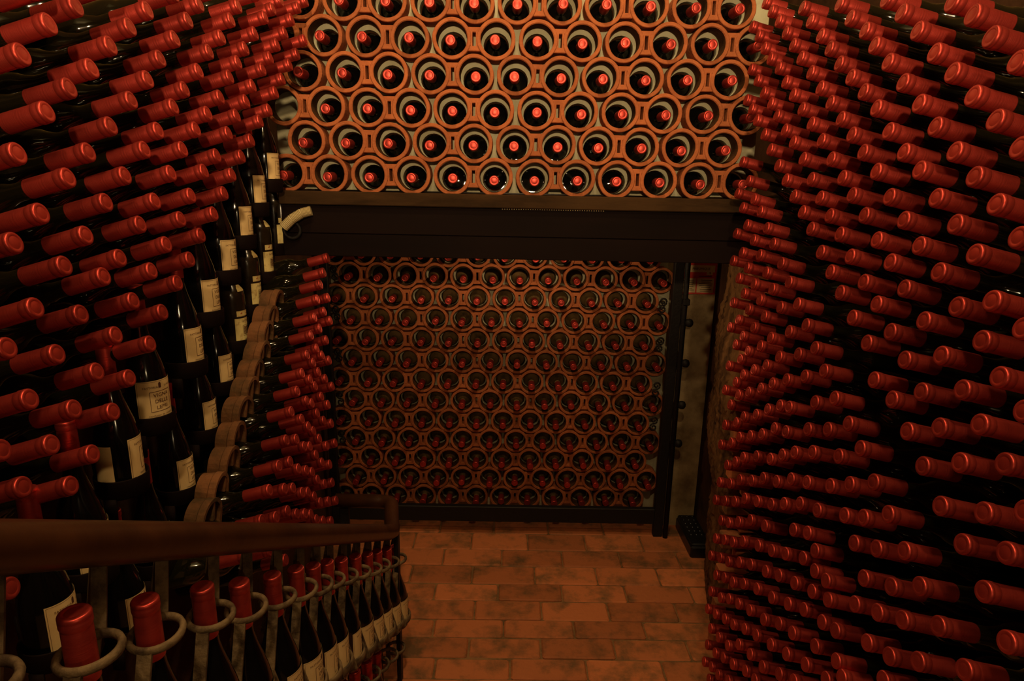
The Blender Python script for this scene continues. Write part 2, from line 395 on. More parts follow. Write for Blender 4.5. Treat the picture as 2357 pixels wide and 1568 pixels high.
def bank(data, name, place, group, tiltf, least=.0225):
    pts = [Vector((x/1000, y/1000, H+z/1000)) for x, y, z, *_ in data]
    sp = spots(data)
    for i, ((x, y, z, pa, pd), p) in enumerate(zip(data, pts)):
        near = sorted(math.hypot((q-p).y, (q-p).z*.95) for q in pts)[1]
        rr = min(BODY, key=lambda k: abs(k/1e4-min(.033, max(least, near/2-.0014))) if k/1e4 <= max(least+.0001, near/2-.0006) else 9)
        t = math.radians(tiltf(p)+random.uniform(-.55, .55)); a = math.radians(random.uniform(-.45, .45))
        s = 1 if x > 0 else -1
        ax = Vector((s*math.cos(t)*math.cos(a), math.cos(t)*math.sin(a), -math.sin(t)))
        bottle(name, BODY[rr], CAP if x > 0 else CAPL, p, ax,
               f'{sp[i][0]}red-capped bottle {place}, tip {sp[i][1]} percent across, {sp[i][2]} percent down', group)
R_TIPS = [(670,1959,426,733,38),(670,1902,391,739,52),(670,1847,350,745,70),(670,1795,315,751,85),(670,1732,283,759,99),(670,1680,243,766,120),(670,1625,207,773,138),(670,1566,169,782,159),
 (670,1508,132,791,181),(670,1448,93,801,206),(670,1393,53,810,233),(670,1335,15,821,260),(670,1288,-18,831,286),(670,1233,-54,842,316),(670,1178,-95,855,351),(670,1126,-129,868,384),
 (670,1074,-167,881,423),(670,1009,-209,900,470),(670,1875,467,746,3),(670,1825,435,752,16),(670,1767,399,759,30),(670,1713,361,766,47),(670,1659,323,773,65),(670,1606,285,781,85),
 (670,1543,244,791,106),(670,1486,204,800,129),(670,1430,168,810,150),(670,1375,131,820,174),(670,1322,97,831,197),(670,1271,62,841,223),(670,1215,26,854,251),(670,1160,-18,867,288),
 (670,1107,-55,881,322),(670,1054,-93,896,360),(670,995,-128,915,399),(670,940,-172,933,449),(670,878,-209,957,499),(670,1630,397,783,10),(670,1578,358,790,30),(670,1516,315,800,51),
 (670,1466,280,809,70),(670,1414,242,818,93),(670,1358,208,829,112),(670,1301,174,842,133),(670,1247,139,854,158),(670,1195,95,866,191),(670,1139,57,881,223),(670,1087,27,897,249),
 (670,1032,-16,913,290),(670,977,-53,931,329),(670,924,-92,951,373),(670,874,-151,967,441),(670,1447,361,819,5),(670,1394,323,829,25),(670,1329,287,843,44),(670,1286,253,853,65),
 (670,1231,215,866,90),(670,1174,173,880,120),(670,1118,133,896,151),(670,1065,93,912,185),(670,1008,53,931,221),(670,955,16,950,259),(670,902,-21,971,299),(670,851,-62,993,348),
 (670,1212,291,879,18),(670,1156,251,894,44),(670,1099,207,911,76),(670,1046,170,929,106),(670,990,130,949,140),(670,935,92,971,176),(670,881,53,994,216),(670,1076,275,928,2),
 (670,1023,245,948,21),(670,975,206,967,54),(670,916,164,992,89),(670,1268,326,864,0),(670,1933,311,732,101),(670,1875,274,738,117),(670,1817,235,744,135),(670,1758,201,752,151),
 (670,1709,167,757,169),(670,1649,128,765,190),(670,1592,97,773,208),(670,1527,57,783,233),(670,1473,12,791,262),(670,1419,-27,800,290),(670,1366,-62,809,316),(670,1314,-96,819,343),
 (670,1261,-135,829,376),(670,1200,-176,842,413),(670,1147,-208,854,446),(670,1092,-247,868,486),(670,1943,231,728,146),(670,1896,201,733,159),(670,1846,168,738,176),(670,1780,127,745,196),
 (670,1727,86,751,219),(670,1665,45,758,242),(670,1608,10,766,264),(670,1552,-27,774,287),(670,1496,-61,782,311),(670,1443,-95,791,335),(670,1383,-140,800,369),(670,1330,-175,810,399),
 (670,1279,-210,819,429),(670,1220,-249,831,465),(670,1158,-284,845,503),(670,1924,60,724,237),(670,1858,7,730,265),(670,1938,-29,719,283),(670,1802,-42,735,292),(670,1885,-68,724,304),
 (670,1747,-72,741,310),(670,1837,-114,728,330),(670,1691,-112,748,335),(670,1915,-144,718,342),(670,1774,-150,735,352),(670,1639,-147,754,357),(670,1850,-193,723,370),(670,1719,-185,740,374),
 (670,1576,-189,762,386),(670,1918,-225,714,382),(670,1798,-230,728,392),(670,1662,-224,747,399),(670,1519,-227,769,414),(670,1855,-268,720,408),(670,1734,-266,735,416),(670,1611,-259,753,424),
 (670,1801,-303,725,430),(670,1881,-345,714,444),(670,1682,-300,741,440),(670,1550,-294,761,450),(670,1461,-269,777,446),(670,1755,-340,729,453),(670,1640,-336,745,464),(670,1822,-385,720,469),
 (670,1884,-421,712,480),(670,1702,-380,735,480),(670,1485,-340,769,486),(670,1405,-306,786,476),(670,1773,-422,724,493),(670,1584,-380,751,495),(670,1821,-459,717,505),(670,1643,-417,741,508),
 (670,1723,-453,729,516),(670,1522,-413,760,523),(670,1424,-379,778,520),(670,1350,-345,794,511),(670,1772,-490,722,527),(670,1860,-535,710,536),(670,1592,-455,747,536),(670,1667,-490,735,542),
 (670,1738,-526,725,550),(670,1466,-454,767,557),(670,1378,-418,785,552),(670,1298,-381,803,544),(670,1788,-564,717,561),(670,1870,-615,707,572),(670,1541,-488,753,563),(670,1607,-523,742,570),
 (670,1685,-560,730,575),(670,1757,-592,720,579),(670,1812,-642,712,594),(670,1317,-458,794,590),(670,1241,-422,813,584),(670,1483,-526,760,595),(670,1434,-512,769,597),(670,1549,-560,749,601),
 (670,1700,-638,725,611),(670,1617,-600,737,608),(670,1750,-675,718,620),(670,1838,-717,707,623),(670,1497,-591,755,628),(670,1434,-574,766,633),(670,1331,-526,788,630),(670,1249,-493,807,630),
 (670,1566,-635,743,637),(670,1639,-670,732,639),(670,1715,-706,721,642),(670,1771,-747,713,650),(670,1855,-789,703,652),(670,1785,-825,709,682),(670,1723,-786,717,678),(670,1670,-748,725,671),
 (670,1582,-705,738,670),(670,1498,-674,751,673),(670,1436,-635,763,667),(670,1377,-602,775,664),(670,1297,-566,792,664),(670,1831,-905,702,708),(670,1746,-866,712,709),(670,1675,-819,721,704),
 (670,1595,-782,733,705),(670,1525,-740,744,702),(670,1448,-711,757,706),(670,1376,-669,771,703),(670,1302,-640,787,708),(670,1207,-600,809,713),(670,1851,-976,697,733),(670,1770,-936,707,735),
 (670,1696,-898,716,736),(670,1625,-851,726,731),(670,1545,-817,738,736),(670,1461,-780,752,740),(670,1394,-742,764,739),(670,1319,-701,780,739),(670,1242,-675,797,749),(670,1784,-1010,703,763),
 (670,1723,-983,710,767),(670,1650,-938,720,766),(670,1571,-887,732,763),(670,1481,-852,746,771),(670,1332,-775,774,777),(670,1268,-745,787,782),(670,1813,-1090,698,790),(670,1740,-1050,706,792),
 (670,1675,-1018,714,796),(670,1603,-971,724,794),(670,1505,-924,739,801),(670,1425,-888,752,808),(670,1353,-851,766,813),(670,1271,-810,783,819),(670,1227,-763,795,808),(670,1840,-1168,693,815),
 (670,1757,-1123,702,819),(670,1692,-1094,710,824),(670,1611,-1043,721,825),(670,1536,-1001,732,829),(670,1443,-959,746,838),(670,1371,-922,759,844),(670,1216,-805,794,837),(670,1168,-796,805,852),
 (670,1776,-1196,698,844),(670,1707,-1158,706,847),(670,1641,-1128,714,854),(670,1566,-1081,725,857),(670,1480,-1036,738,864),(670,1292,-888,775,855),(670,1391,-998,752,877),(670,1214,-854,792,868),
 (670,1803,-1274,693,868),(670,1718,-1236,703,877),(670,1654,-1193,711,879),(670,1585,-1159,720,886),(670,1308,-955,768,886),(670,1506,-1121,731,896),(670,1236,-916,784,894),(670,1815,-1348,690,893),
 (670,1743,-1313,698,901),(670,1667,-1272,707,908),(670,1602,-1241,715,916),(670,1418,-1082,745,909),(670,1338,-1032,759,915),(670,1158,-888,802,913),(670,1150,-828,807,880),(670,1140,-630,823,756),
 (670,1079,-600,842,759),(670,1011,-555,866,754),(670,893,-475,917,742),(670,810,-440,959,751),(670,1094,-663,833,797),(670,1026,-632,854,805),(670,954,-591,881,808),(670,835,-505,938,798),
 (670,759,-471,981,811),(670,1047,-707,842,848),(670,969,-670,869,860),(670,903,-623,896,860),(670,780,-545,959,868),(670,1060,-772,833,886),(670,992,-739,855,898),(670,927,-704,880,910),
 (670,848,-654,914,918),(670,727,-584,981,941),(670,1107,-868,815,926),(670,1005,-813,845,943),(670,1170,-957,795,948),(670,941,-788,867,963),(670,874,-741,895,970),(670,783,-677,940,983),
 (670,1088,-924,815,970),(670,1112,-989,805,997),(670,1061,-939,821,994),(670,945,-840,861,998),(670,1770,-1387,693,922),(670,1698,-1362,701,935),(670,1523,-1193,726,923),(670,1449,-1154,737,932),
 (670,1270,-1004,772,929),(670,1783,-1459,690,946),(670,1621,-1328,710,947),(670,1548,-1264,720,946),(670,1364,-1113,751,946),(670,1710,-1429,697,958),(670,1643,-1389,705,965),(670,1469,-1230,731,960),
 (670,1283,-1072,767,960),(670,1793,-1533,687,971),(670,1728,-1496,694,979),(670,1572,-1351,714,975),(670,1391,-1202,743,978),(670,1485,-1297,727,984),(670,1196,-1026,785,975),(670,1667,-1472,700,990),
 (670,1302,-1145,760,989),(670,1735,-1549,692,997),(670,1589,-1423,710,999),(670,1424,-1272,736,998),(670,1233,-1103,774,1000),(670,1040,-283,882,528),(670,954,-252,917,521),(670,833,-249,974,554),
 (670,1117,-343,852,557),(670,984,-321,898,574),(670,896,-288,938,571),(670,782,-279,998,603),(670,1055,-359,870,586),(670,1177,-452,827,621),(670,1001,-396,884,632),(670,928,-360,916,627),
 (670,850,-324,955,622),(670,1124,-481,839,658),(670,1193,-528,818,669),(670,948,-434,900,683),(670,872,-393,936,679),(670,793,-358,980,680),(670,1067,-522,852,707),(670,1140,-563,828,711),
 (670,746,-403,999,751),(670,812,-176,997,482)]
L1_TIPS = [(-659,1073,241,75,7),(-664,1013,203,49,34),(-669,955,152,23,79),(-644,1253,277,145,14),(-648,1197,238,128,38),(-653,1141,198,109,66),(-657,1089,155,90,99),(-662,1035,119,69,129),
 (-666,983,80,47,163),(-672,921,20,19,225),(-629,1429,329,196,5),(-633,1382,289,185,29),(-637,1329,245,172,56),(-642,1276,201,158,85),(-645,1230,159,145,116),(-650,1178,118,129,146),
 (-655,1117,71,109,184),(-660,1057,27,88,223),(-664,1006,-12,68,260),(-670,945,-62,42,312),(-674,890,-99,15,356),(-615,1594,365,234,8),(-618,1556,328,227,29),(-622,1507,283,218,54),
 (-627,1451,244,206,75),(-631,1403,199,195,103),(-636,1346,157,182,130),(-639,1301,120,171,156),(-644,1245,73,156,190),(-648,1199,37,142,219),(-653,1137,-8,123,257),(-658,1082,-51,105,296),
 (-663,1027,-100,86,345),(-667,973,-141,64,389),(-673,908,-193,36,451),(-599,1776,402,267,12),(-603,1728,372,260,24),(-608,1667,323,250,48),(-613,1613,280,241,71),(-616,1571,243,233,91),
 (-620,1528,206,225,112),(-624,1479,158,216,142),(-629,1422,119,204,166),(-633,1371,84,192,189),(-638,1318,43,180,219),(-642,1271,-3,168,254),(-647,1212,-53,153,294),(-651,1162,-92,138,329),
 (-657,1099,-144,119,377),(-660,1053,-169,102,405),(-666,993,-220,81,460),(-585,1943,445,292,10),(-589,1892,403,286,28),(-593,1842,360,279,47),(-598,1789,321,272,65),(-602,1744,282,265,84),
 (-606,1696,248,258,101),(-611,1636,202,248,125),(-614,1596,163,241,148),(-619,1546,126,232,169),(-622,1501,85,224,195),(-627,1443,35,213,228),(-632,1387,2,200,251),(-637,1331,-46,188,286),
 (-641,1288,-90,178,321),(-645,1231,-134,163,358),(-650,1179,-177,149,396),(-655,1119,-222,132,441),(-660,1064,-271,115,491),(-582,1975,368,298,58),(-587,1916,321,291,79),(-592,1862,285,284,94),
 (-596,1807,241,277,116),(-600,1759,202,270,135),(-604,1715,155,264,161),(-609,1661,124,255,177),(-613,1606,76,246,205),(-618,1554,37,237,229),(-622,1502,-4,228,255),(-626,1461,-44,220,283),
 (-630,1410,-86,210,313),(-635,1352,-127,197,345),(-639,1304,-171,187,380),(-643,1253,-211,174,414),(-648,1196,-258,160,458),(-595,1827,433,275,1),(-580,2000,475,300,1),(-652,1149,-308,148,504),
 (-678,852,-238,9,510),(-671,934,-269,57,520),(-664,1008,-319,96,545),(-658,1083,-353,128,554),(-676,873,-319,31,585),(-669,949,-362,74,600),(-662,1032,-397,112,604),(-681,815,-372,4,660),
 (-674,897,-399,52,652),(-667,973,-448,92,666),(-679,837,-438,24,714),(-672,920,-478,71,713),(-683,789,-568,12,862),(-653,1146,288,104,0),(-636,1339,325,171,0),(-621,1523,382,217,0),
 (-607,1688,413,251,0),(-665,1001,247,38,0)]
L2_TIPS = [(-570,2054,-257,321,378),(-570,2004,-297,317,400),(-570,1961,-328,314,417),(-570,2036,-383,321,437),(-570,1921,-367,311,439),(-570,1986,-418,318,457),(-570,1882,-415,308,466),(-570,2049,-461,323,470),
 (-570,1928,-459,313,482),(-570,1838,-459,305,492),(-570,1993,-512,320,499),(-570,1887,-512,310,511),(-570,1939,-548,316,522),(-570,1792,-506,301,521),(-570,1847,-545,307,532),(-570,2014,-585,322,528),
 (-570,1738,-545,296,548),(-570,1891,-588,312,546),(-570,1807,-585,304,557),(-570,1962,-632,319,556),(-570,1850,-620,309,567),(-570,2034,-681,325,567),(-570,1688,-581,291,574),(-570,1908,-673,315,582),
 (-570,1765,-636,301,588),(-570,1809,-660,305,592),(-570,1975,-724,321,594),(-570,1631,-620,286,604),(-570,1856,-709,311,606),(-570,1711,-672,296,615),(-570,1920,-758,317,617),(-570,2002,-799,325,621),
 (-570,1765,-716,302,626),(-570,1809,-748,307,633),(-570,1579,-680,281,646),(-570,1656,-710,290,645),(-570,1862,-795,313,644),(-570,1718,-758,298,655),(-570,1766,-779,303,655),(-570,1937,-851,320,654),
 (-570,2034,-883,328,650),(-570,1820,-830,310,667),(-570,1596,-749,284,677),(-570,1514,-723,273,684),(-570,1878,-882,316,678),(-570,1958,-926,323,682),(-570,1657,-799,292,688),(-570,1723,-835,300,690),
 (-570,1774,-865,306,692),(-570,1822,-914,311,704),(-570,1892,-963,318,710),(-570,1976,-1000,325,708),(-570,1441,-753,264,719),(-570,1542,-801,279,717),(-570,1604,-831,287,717),(-570,1676,-881,296,722),
 (-570,1726,-906,302,722),(-570,1781,-949,308,728),(-570,1838,-999,314,737),(-570,1923,-1041,322,736),(-570,2011,-1085,329,734),(-570,1552,-871,282,750),(-570,1470,-843,271,759),(-570,1621,-918,291,754),
 (-570,1687,-954,299,754),(-570,1738,-985,305,755),(-570,1789,-1031,310,762),(-570,1855,-1073,317,764),(-570,1941,-1123,324,764),(-570,1382,-802,257,764),(-570,1282,-832,242,816),(-570,1414,-902,265,808),
 (-570,1511,-991,280,821)]
bank(R_TIPS, 'racked_wine_bottle', 'in the right rack', 'bottles racked on the right wall', lambda p: 12+(1.5 if p.z > H-.2 else -2.5 if p.y > 1.5 and p.z < 1.0 else 0))
bank(L1_TIPS, 'stacked_wine_bottle', 'in the left rack', 'bottles racked on the left wall', lambda p: 17)
bank(L2_TIPS, 'stacked_wine_bottle', 'below the roof tiles', 'bottles stacked under the roof tiles', lambda p: 16, .0265)

# ---------------------------------------------------------------- labels (bent round the bottle), local z runs from tip to base
def bend(pts_faces, R, zc, phi):
    pts, faces = pts_faces; bm = bmesh.new(); vs = []
    for x, y in pts:
        a = x/R+phi; vs.append(bm.verts.new((R*math.cos(a), -R*math.sin(a), zc-y)))
    for f in faces:
        try: bm.faces.new([vs[i] for i in f])
        except ValueError: pass
    return bm
def patch(w, h, n=18, x0=0, y0=0):
    pts = [(x0-w/2+w*i/n, y0+s*h/2) for i in range(n+1) for s in (-1, 1)]
    return pts, [(2*i, 2*i+2, 2*i+3, 2*i+1) for i in range(n)]
def text_geo(items):
    """items: (string, size, x, y) or ('#', x, y, w, h) for a filled strip"""
    P, F = [], []
    for it in items:
        if it[0] == '#':
            p, f = patch(it[3], it[4], 8, it[1], it[2])
        else:
            cu = bpy.data.curves.new('t', 'FONT'); cu.body = it[0]; cu.size = it[1]; cu.align_x = 'CENTER'; cu.align_y = 'CENTER'; cu.resolution_u = 2
            t = bpy.data.objects.new('t', cu); COL.objects.link(t)
            me = bpy.data.meshes.new_from_object(t.evaluated_get(bpy.context.evaluated_depsgraph_get()))
            p = [(v.co.x+it[2], v.co.y+it[3]) for v in me.vertices]; f = [tuple(q.vertices) for q in me.polygons]
            bpy.data.objects.remove(t); bpy.data.meshes.remove(me)
        n = len(P); P += p; F += [tuple(i+n for i in q) for q in f]
    return P, F
def frame(x, y, w, h, t):
    return [('#', x, y+h/2, w, t), ('#', x, y-h/2, w, t), ('#', x-w/2, y, t, h), ('#', x+w/2, y, t, h)]
ESTATE = text_geo([('FATTORIA', .0062, -.0185, .0335), ('LE MASSE', .0050, .021, .0335), ('VIGNA', .0108, .002, .0165), ('DELLE', .0108, .002, .0035), ('LEPRI', .0108, .002, -.0095),
                   ('PANZANO  IN  CHIANTI', .0048, 0, -.0265), ('#', .010, -.0375, .010, .005), ('#', .012, -.0345, .005, .003), ('#', 0, .036, .0055, .0095), ('#', 0, .0415, .0035, .0025)]
                  + frame(.002, .0035, .046, .042, .0009) + frame(0, 0, .086, .0905, .0005))
OLD = text_geo([('FATTORI', .0078, -.004, .033), ('1', .012, .021, .034), ('CHIANTI', .0065, 0, -.021), ('CLASSICO', .0050, 0, -.029), ('75 cl', .0038, .010, -.0375)]
               + [('#', 0, .006+.0035*k, .030, .0022) for k in range(-3, 4)] + frame(0, .006, .034, .030, .0008))
STRIP = text_geo([('Riserva', .0060, .006, 0), ('#', -.019, 0, .006, .003), ('#', -.017, .002, .003, .005)]+frame(0, 0, .060, .0135, .0005))
NECK = text_geo([('1985', .0065, 0, 0)])
def lab_mesh(name, geo, R, zc, m): return mesh(name, bend(geo, R, zc, 0), m, True)
RB = .0397
BLABEL = lab_mesh('back_label', patch(.048, .080), RB, .2375, PAPER)
LABEL = lab_mesh('label', patch(.090, .095), RB, .2375, PAPER); PRINT = lab_mesh('print', ESTATE, RB+.0004, .2375, INK)
RO = .0372
OLABEL = lab_mesh('label', patch(.080, .086), RO, .243, PAPER2); OPRINT = lab_mesh('print', OLD, RO+.0004, .243, INK)
SLABEL = lab_mesh('band_label', patch(.066, .0165), RO, .186, PAPER2); SPRINT = lab_mesh('band_print', STRIP, RO+.0004, .186, INKR)
def neck_label():
    bm = bmesh.new(); n = 10
    prof = [(.100, .0177), (.106, .0232), (.111, .0272), (.117, .0318), (.121, .0335)]
    g = [[bm.verts.new(((r+.0006)*math.cos(a*(.55+.45*min(1, k/2))), -(r+.0006)*math.sin(a*(.55+.45*min(1, k/2))), z)) for a in [(-.62+1.24*i/n) for i in range(n+1)]] for k, (z, r) in enumerate(prof)]
    for a, b in zip(g, g[1:]):
        for i in range(n): bm.faces.new((a[i], a[i+1], b[i+1], b[i]))
    return mesh('neck_label', bm, PAPER2, True)
NLABEL = neck_label()
def standing(name, tip, ang, label, group, old=False):
    o = thing(name, (0, 0, 0), label, 'bottle', group); link('glass_body', BORD if old else BURG, None, o)
    o.matrix_world = Matrix.Translation(tip) @ Matrix.Rotation(ang, 4, 'Z') @ Matrix.Rotation(PI, 4, 'X')
    link('capsule', CAP if old else CAPB, None, o)
    if old:
        l = link('label', OLABEL, None, o); link('print', OPRINT, None, l); l = link('band_label', SLABEL, None, o); link('band_print', SPRINT, None, l); link('neck_label', NLABEL, None, o)
    else:
        l = link('label', LABEL, None, o); link('print', PRINT, None, l)
    return o
A_BASE = [(-735,2014,-53),(-735,1887,-118),(-735,1772,-199),(-735,1651,-276),(-735,1531,-358),(-735,1424,-451),(-735,1260,-520),(-735,1141,-599),(-735,1014,-708),(-735,907,-778)]
B_BASE = [(-770,2148,-258),(-770,2016,-332),(-770,1901,-412),(-770,1777,-491),(-770,1652,-572),(-770,1537,-660),(-770,1396,-751),(-770,1269,-861),(-770,1151,-936)]
CUPM = None
def cup_mesh():
    p = [(.0, .300), (.0425, .300), (.0455, .296), (.0475, .262), (.0465, .2595), (.0445, .262), (.0430, .2935), (0, .2985)]
    bm = lathe([(r, z+.004) for r, z in p], 28)
    bar(bm, (0, .044, .300), (0, .048, .345), .022, .006, (1, 0, 0)); bar(bm, (-.044, 0, .296), (-.047, 0, .225), .018, .006, (0, 1, 0))
    return mesh('cup', bm, BEAMW, True)
CUPM = cup_mesh()
rack = thing('stepped_bottle_stand', (-.72, 1.5, 0), 'stepped stand of dark cups holding the upright labelled bottles above the roof tiles', 'stand')
turnA = {6: -.42, 7: .55, 8: -.1}
for k, (x, y, z) in enumerate(A_BASE):
    tip = Vector((x/1000, y/1000, H+z/1000+.300))
    c = link('cup', CUPM, None, rack); c.matrix_world = Matrix.Translation(tip) @ Matrix.Rotation(PI, 4, 'X'); c.parent = rack; c.matrix_parent_inverse = Matrix.Translation(rack.location).inverted()
    lab = f'upright cream-labelled wine bottle, {ORD[k+1]} from the top of the row beside the racked bottles'
    o = standing('labelled_wine_bottle', tip+Vector((0, 0, .001)), turnA.get(k, .10)+random.uniform(-.05, .05), lab, 'upright labelled bottles, row beside the racked bottles')
    if k == 7: link('back_label', BLABEL, None, o).rotation_euler = (0, 0, 2.45)
for k, (x, y, z) in enumerate(B_BASE):
    tip = Vector((x/1000, y/1000, H+z/1000+.285)); old = k < 4
    c = link('cup', CUPM, None, rack); c.matrix_world = Matrix.Translation(tip+Vector((0, 0, .015))) @ Matrix.Rotation(PI, 4, 'X'); c.parent = rack; c.matrix_parent_inverse = Matrix.Translation(rack.location).inverted()
    lab = (f'old bottle with spotted label and neck label, {ORD[k+1]} from the top above the roof tiles' if old
           else f'upright cream-labelled wine bottle, {ORD[k+1]} from the top of the row above the roof tiles')
    o = standing('labelled_wine_bottle', tip+Vector((0, 0, .001)), (.05 if old else .16)+random.uniform(-.06, .06), lab, 'upright labelled bottles, row above the roof tiles', old)
    o.matrix_world = o.matrix_world @ Matrix.Scale(.95, 4)
# two sloping rails that carry the cups
bm = bmesh.new()
for base, dx in ((B_BASE, -.058),):
    p = [Vector((x/1000+dx, y/1000, H+z/1000-.06)) for x, y, z in base]
    for a, b in zip(p, p[1:]): bar(bm, a, b, .03, .012, (0, 0, 1))
o = link('carrying_bar', mesh('carrying_bar', bm, BEAMW), None, rack); o.matrix_parent_inverse = Matrix.Translation(rack.location).inverted()

# terracotta roof tiles, each arching over one bottle
C_TOP = [(-690,1878,-337),(-690,1822,-373),(-690,1778,-409),(-690,1739,-458),(-690,1684,-496),(-690,1638,-532),(-690,1582,-568),(-690,1531,-619),(-690,1480,-665),(-690,1405,-701),(-690,1348,-739)]
ledge = thing('tile_ledge', (-.75, 1.55, 0), 'descending ledge of curved terracotta roof tiles under the upright bottles', 'ledge')
def coppo():
    bm = bmesh.new(); n = 12; R, t = .044, .009; L = .048
    sec = []
    for rr, fl in ((R, .050), (R-t, .050)):
        s = [(-rr, -fl)]+[(rr*math.cos(PI-PI*k/n), rr*math.sin(PI-PI*k/n)) for k in range(n+1)]+[(rr, -fl)]
        sec.append(s)
    prof = sec[0]+sec[1][::-1]
    for i, xx in enumerate((0, -.018, -.021, -L)):
        pass
    rings = []
    for xx, gr in ((0, .0035), (-.016, .0035), (-.019, 0), (-L, -.004)):
        rings.append([bm.verts.new((xx, a*(1+gr/R), b*(1+gr/R))) for a, b in prof])
    for a, b in zip(rings, rings[1:]):
        for k in range(len(prof)): bm.faces.new((a[k], a[(k+1) % len(prof)], b[(k+1) % len(prof)], b[k]))
    for r in (rings[0], rings[-1]):
        m = len(sec[0])
        for k in range(m-1): bm.faces.new((r[k], r[k+1], r[-2-k], r[-1-k]))
    return mesh('roof_tile', bm, COPPO)
CT = coppo()
for k, (x, y, z) in enumerate(C_TOP):
    o = link('roof_tile', CT, None, ledge, (x/1000+.75+.012, y/1000+.012-1.55, H+z/1000-.046)); o.rotation_euler = (random.uniform(-.05, .05)-.10, random.uniform(-.03, .03)+.10, random.uniform(-.05, .05))

# ---------------------------------------------------------------- stair railing with its bottle rings
ra, rb = -.4664, .0587
railz = lambda y: H-.028-.5845*y
P = lambda y, dz=0, dx=0: Vector((ra+rb*y+dx, y, railz(y)+dz))
rail = thing('stair_railing', (ra+rb*1.88, 1.88, 0), 'wooden-topped iron stair railing with rings that hold upright bottles', 'railing')
def part(name, bm, m, parent=None, smooth=False):
    o = link(name, mesh(name, bm, m, smooth), None, parent or rail)
    if parent is None: o.matrix_parent_inverse = Matrix.Translation(rail.location).inverted()
    return o
YC = 1.875; cz = railz(YC)
bm = bmesh.new(); c0 = P(YC)
path = [P(-.6), P(.2), P(.8), P(1.4), P(YC-.05), P(YC-.012)+Vector((0, 0, .004)), c0+Vector((-.004, .018, .010)), c0+Vector((-.012, .05, .008)), c0+Vector((-.033, .165, .006)), c0+Vector((-.045, .185, .006)), c0+Vector((-.075, .192, .006)), c0+Vector((-.235, .195, .006))]
sweep(bm, path, .0242, 20); part('handrail', bm, RAILW, None, True)
bm = bmesh.new(); bar(bm, c0+Vector((.012, 0, 0)), Vector((c0.x+.012, YC, 0)), .034, .014, (0, 1, 0)); part('end_post', bm, IRON)
bm = bmesh.new(); bar(bm, c0+Vector((-.205, .195, 0)), Vector((c0.x-.205, YC+.195, 0)), .03, .014, (1, 0, 0)); part('end_post', bm, IRON)
TOPS = [(-433,567,-435),(-427,673,-497),(-420,792,-563),(-414,892,-625),(-407,1005,-689),(-401,1107,-744),(-396,1194,-795),(-392,1275,-839),(-386,1370,-894),(-380,1480,-956),(-373,1584,-1016),(-368,1684,-1071),(-361,1793,-1131),(-355,1893,-1185)]
def ring_mesh(R, r, name, m, sq=1.0):
    bm = bmesh.new(); torus(bm, (0, 0, 0), R, r, 28, 8, squash=sq); return mesh(name, bm, m, True)
NR = ring_mesh(.0295, .0042, 'neck_ring', RUST, 1.4); BR = ring_mesh(.0455, .0040, 'base_ring', RUST, 3.0)
def rpart(name, me, loc, rot=None):
    o = link(name, me, None, rail); o.matrix_parent_inverse = Matrix.Translation(rail.location).inverted(); o.location = loc
    if rot: o.rotation_euler = rot
    return o
allT = [(-30, )]+TOPS
ytops = [(x/1000, y/1000, H+z/1000) for x, y, z in TOPS]
first = (ra+rb*.445, .445, railz(.445)-.078)
for k, (x, y, z) in enumerate([first]+ytops):
    zr = z-.052
    rpart('neck_ring', NR, (x+.006, y+.004, zr), (random.uniform(-.08, .08), random.uniform(-.1, .05), 0))
    yb = y+.060
    bm = bmesh.new(); bar(bm, P(yb, -.016, -.012), (ra+rb*yb-.048, yb, z-.16), .016, .006, (1, .3, .0)); bar(bm, (ra+rb*yb-.048, yb, z-.155), (ra+rb*yb-.048, yb, max(.0, z-.62)), .016, .006, (1, .3, .0)); part('baluster', bm, RUST)
    bm = bmesh.new(); bar(bm, P(yb, -.020, -.012), (x-.004, y+.036, zr), .015, .005, (1, .4, 0)); part('brace', bm, RUST)
    bm = bmesh.new(); bar(bm, (x+.008, y-.024, zr+.002), (x+.006, y-.058, zr-.100), .0165, .005, (1, .1, 0)); bar(bm, (x+.006, y-.058, zr-.098), (x+.034, y-.052, zr-.215), .0145, .005, (1, .1, 0)); part('ring_leg', bm, RUST)
    if k:
        rpart('base_ring', BR, (x, y, z-.268))
        standing('railing_wine_bottle', Vector((x, y, z)), .12+random.uniform(-.2, .2), f'upright red-capped bottle in the stair railing, {ORD[k]} from the lower picture corner' if k < 14 else 'upright red-capped bottle in the stair railing, next to its end post',
                 'upright bottles held in the stair railing')
    if k >= 5:
        x2, y2, z2 = x-.002, y-.052, z+.030-.335
        if z2 > .02:
            rpart('neck_ring', NR, (x2+.006, y2+.004, z2-.05), (random.uniform(-.08, .08), 0, 0))
        if z2 > .31:
            rpart('base_ring', BR, (x2, y2, z2-.268))
            standing('railing_wine_bottle', Vector((x2, y2, z2)), .12+random.uniform(-.2, .2), f'bottle in the lower tier of the stair railing, {ORD[15-k]} from the end post', 'upright bottles in the lower tier of the stair railing')
bm = bmesh.new()
prev = None
for x, y, z in ytops:
    q = Vector((x-.047, y, z-.268))
    if prev is not None: bar(bm, prev, q, .012, .005, (0, 0, 1))
    prev = q
part('base_strap', bm, RUST)

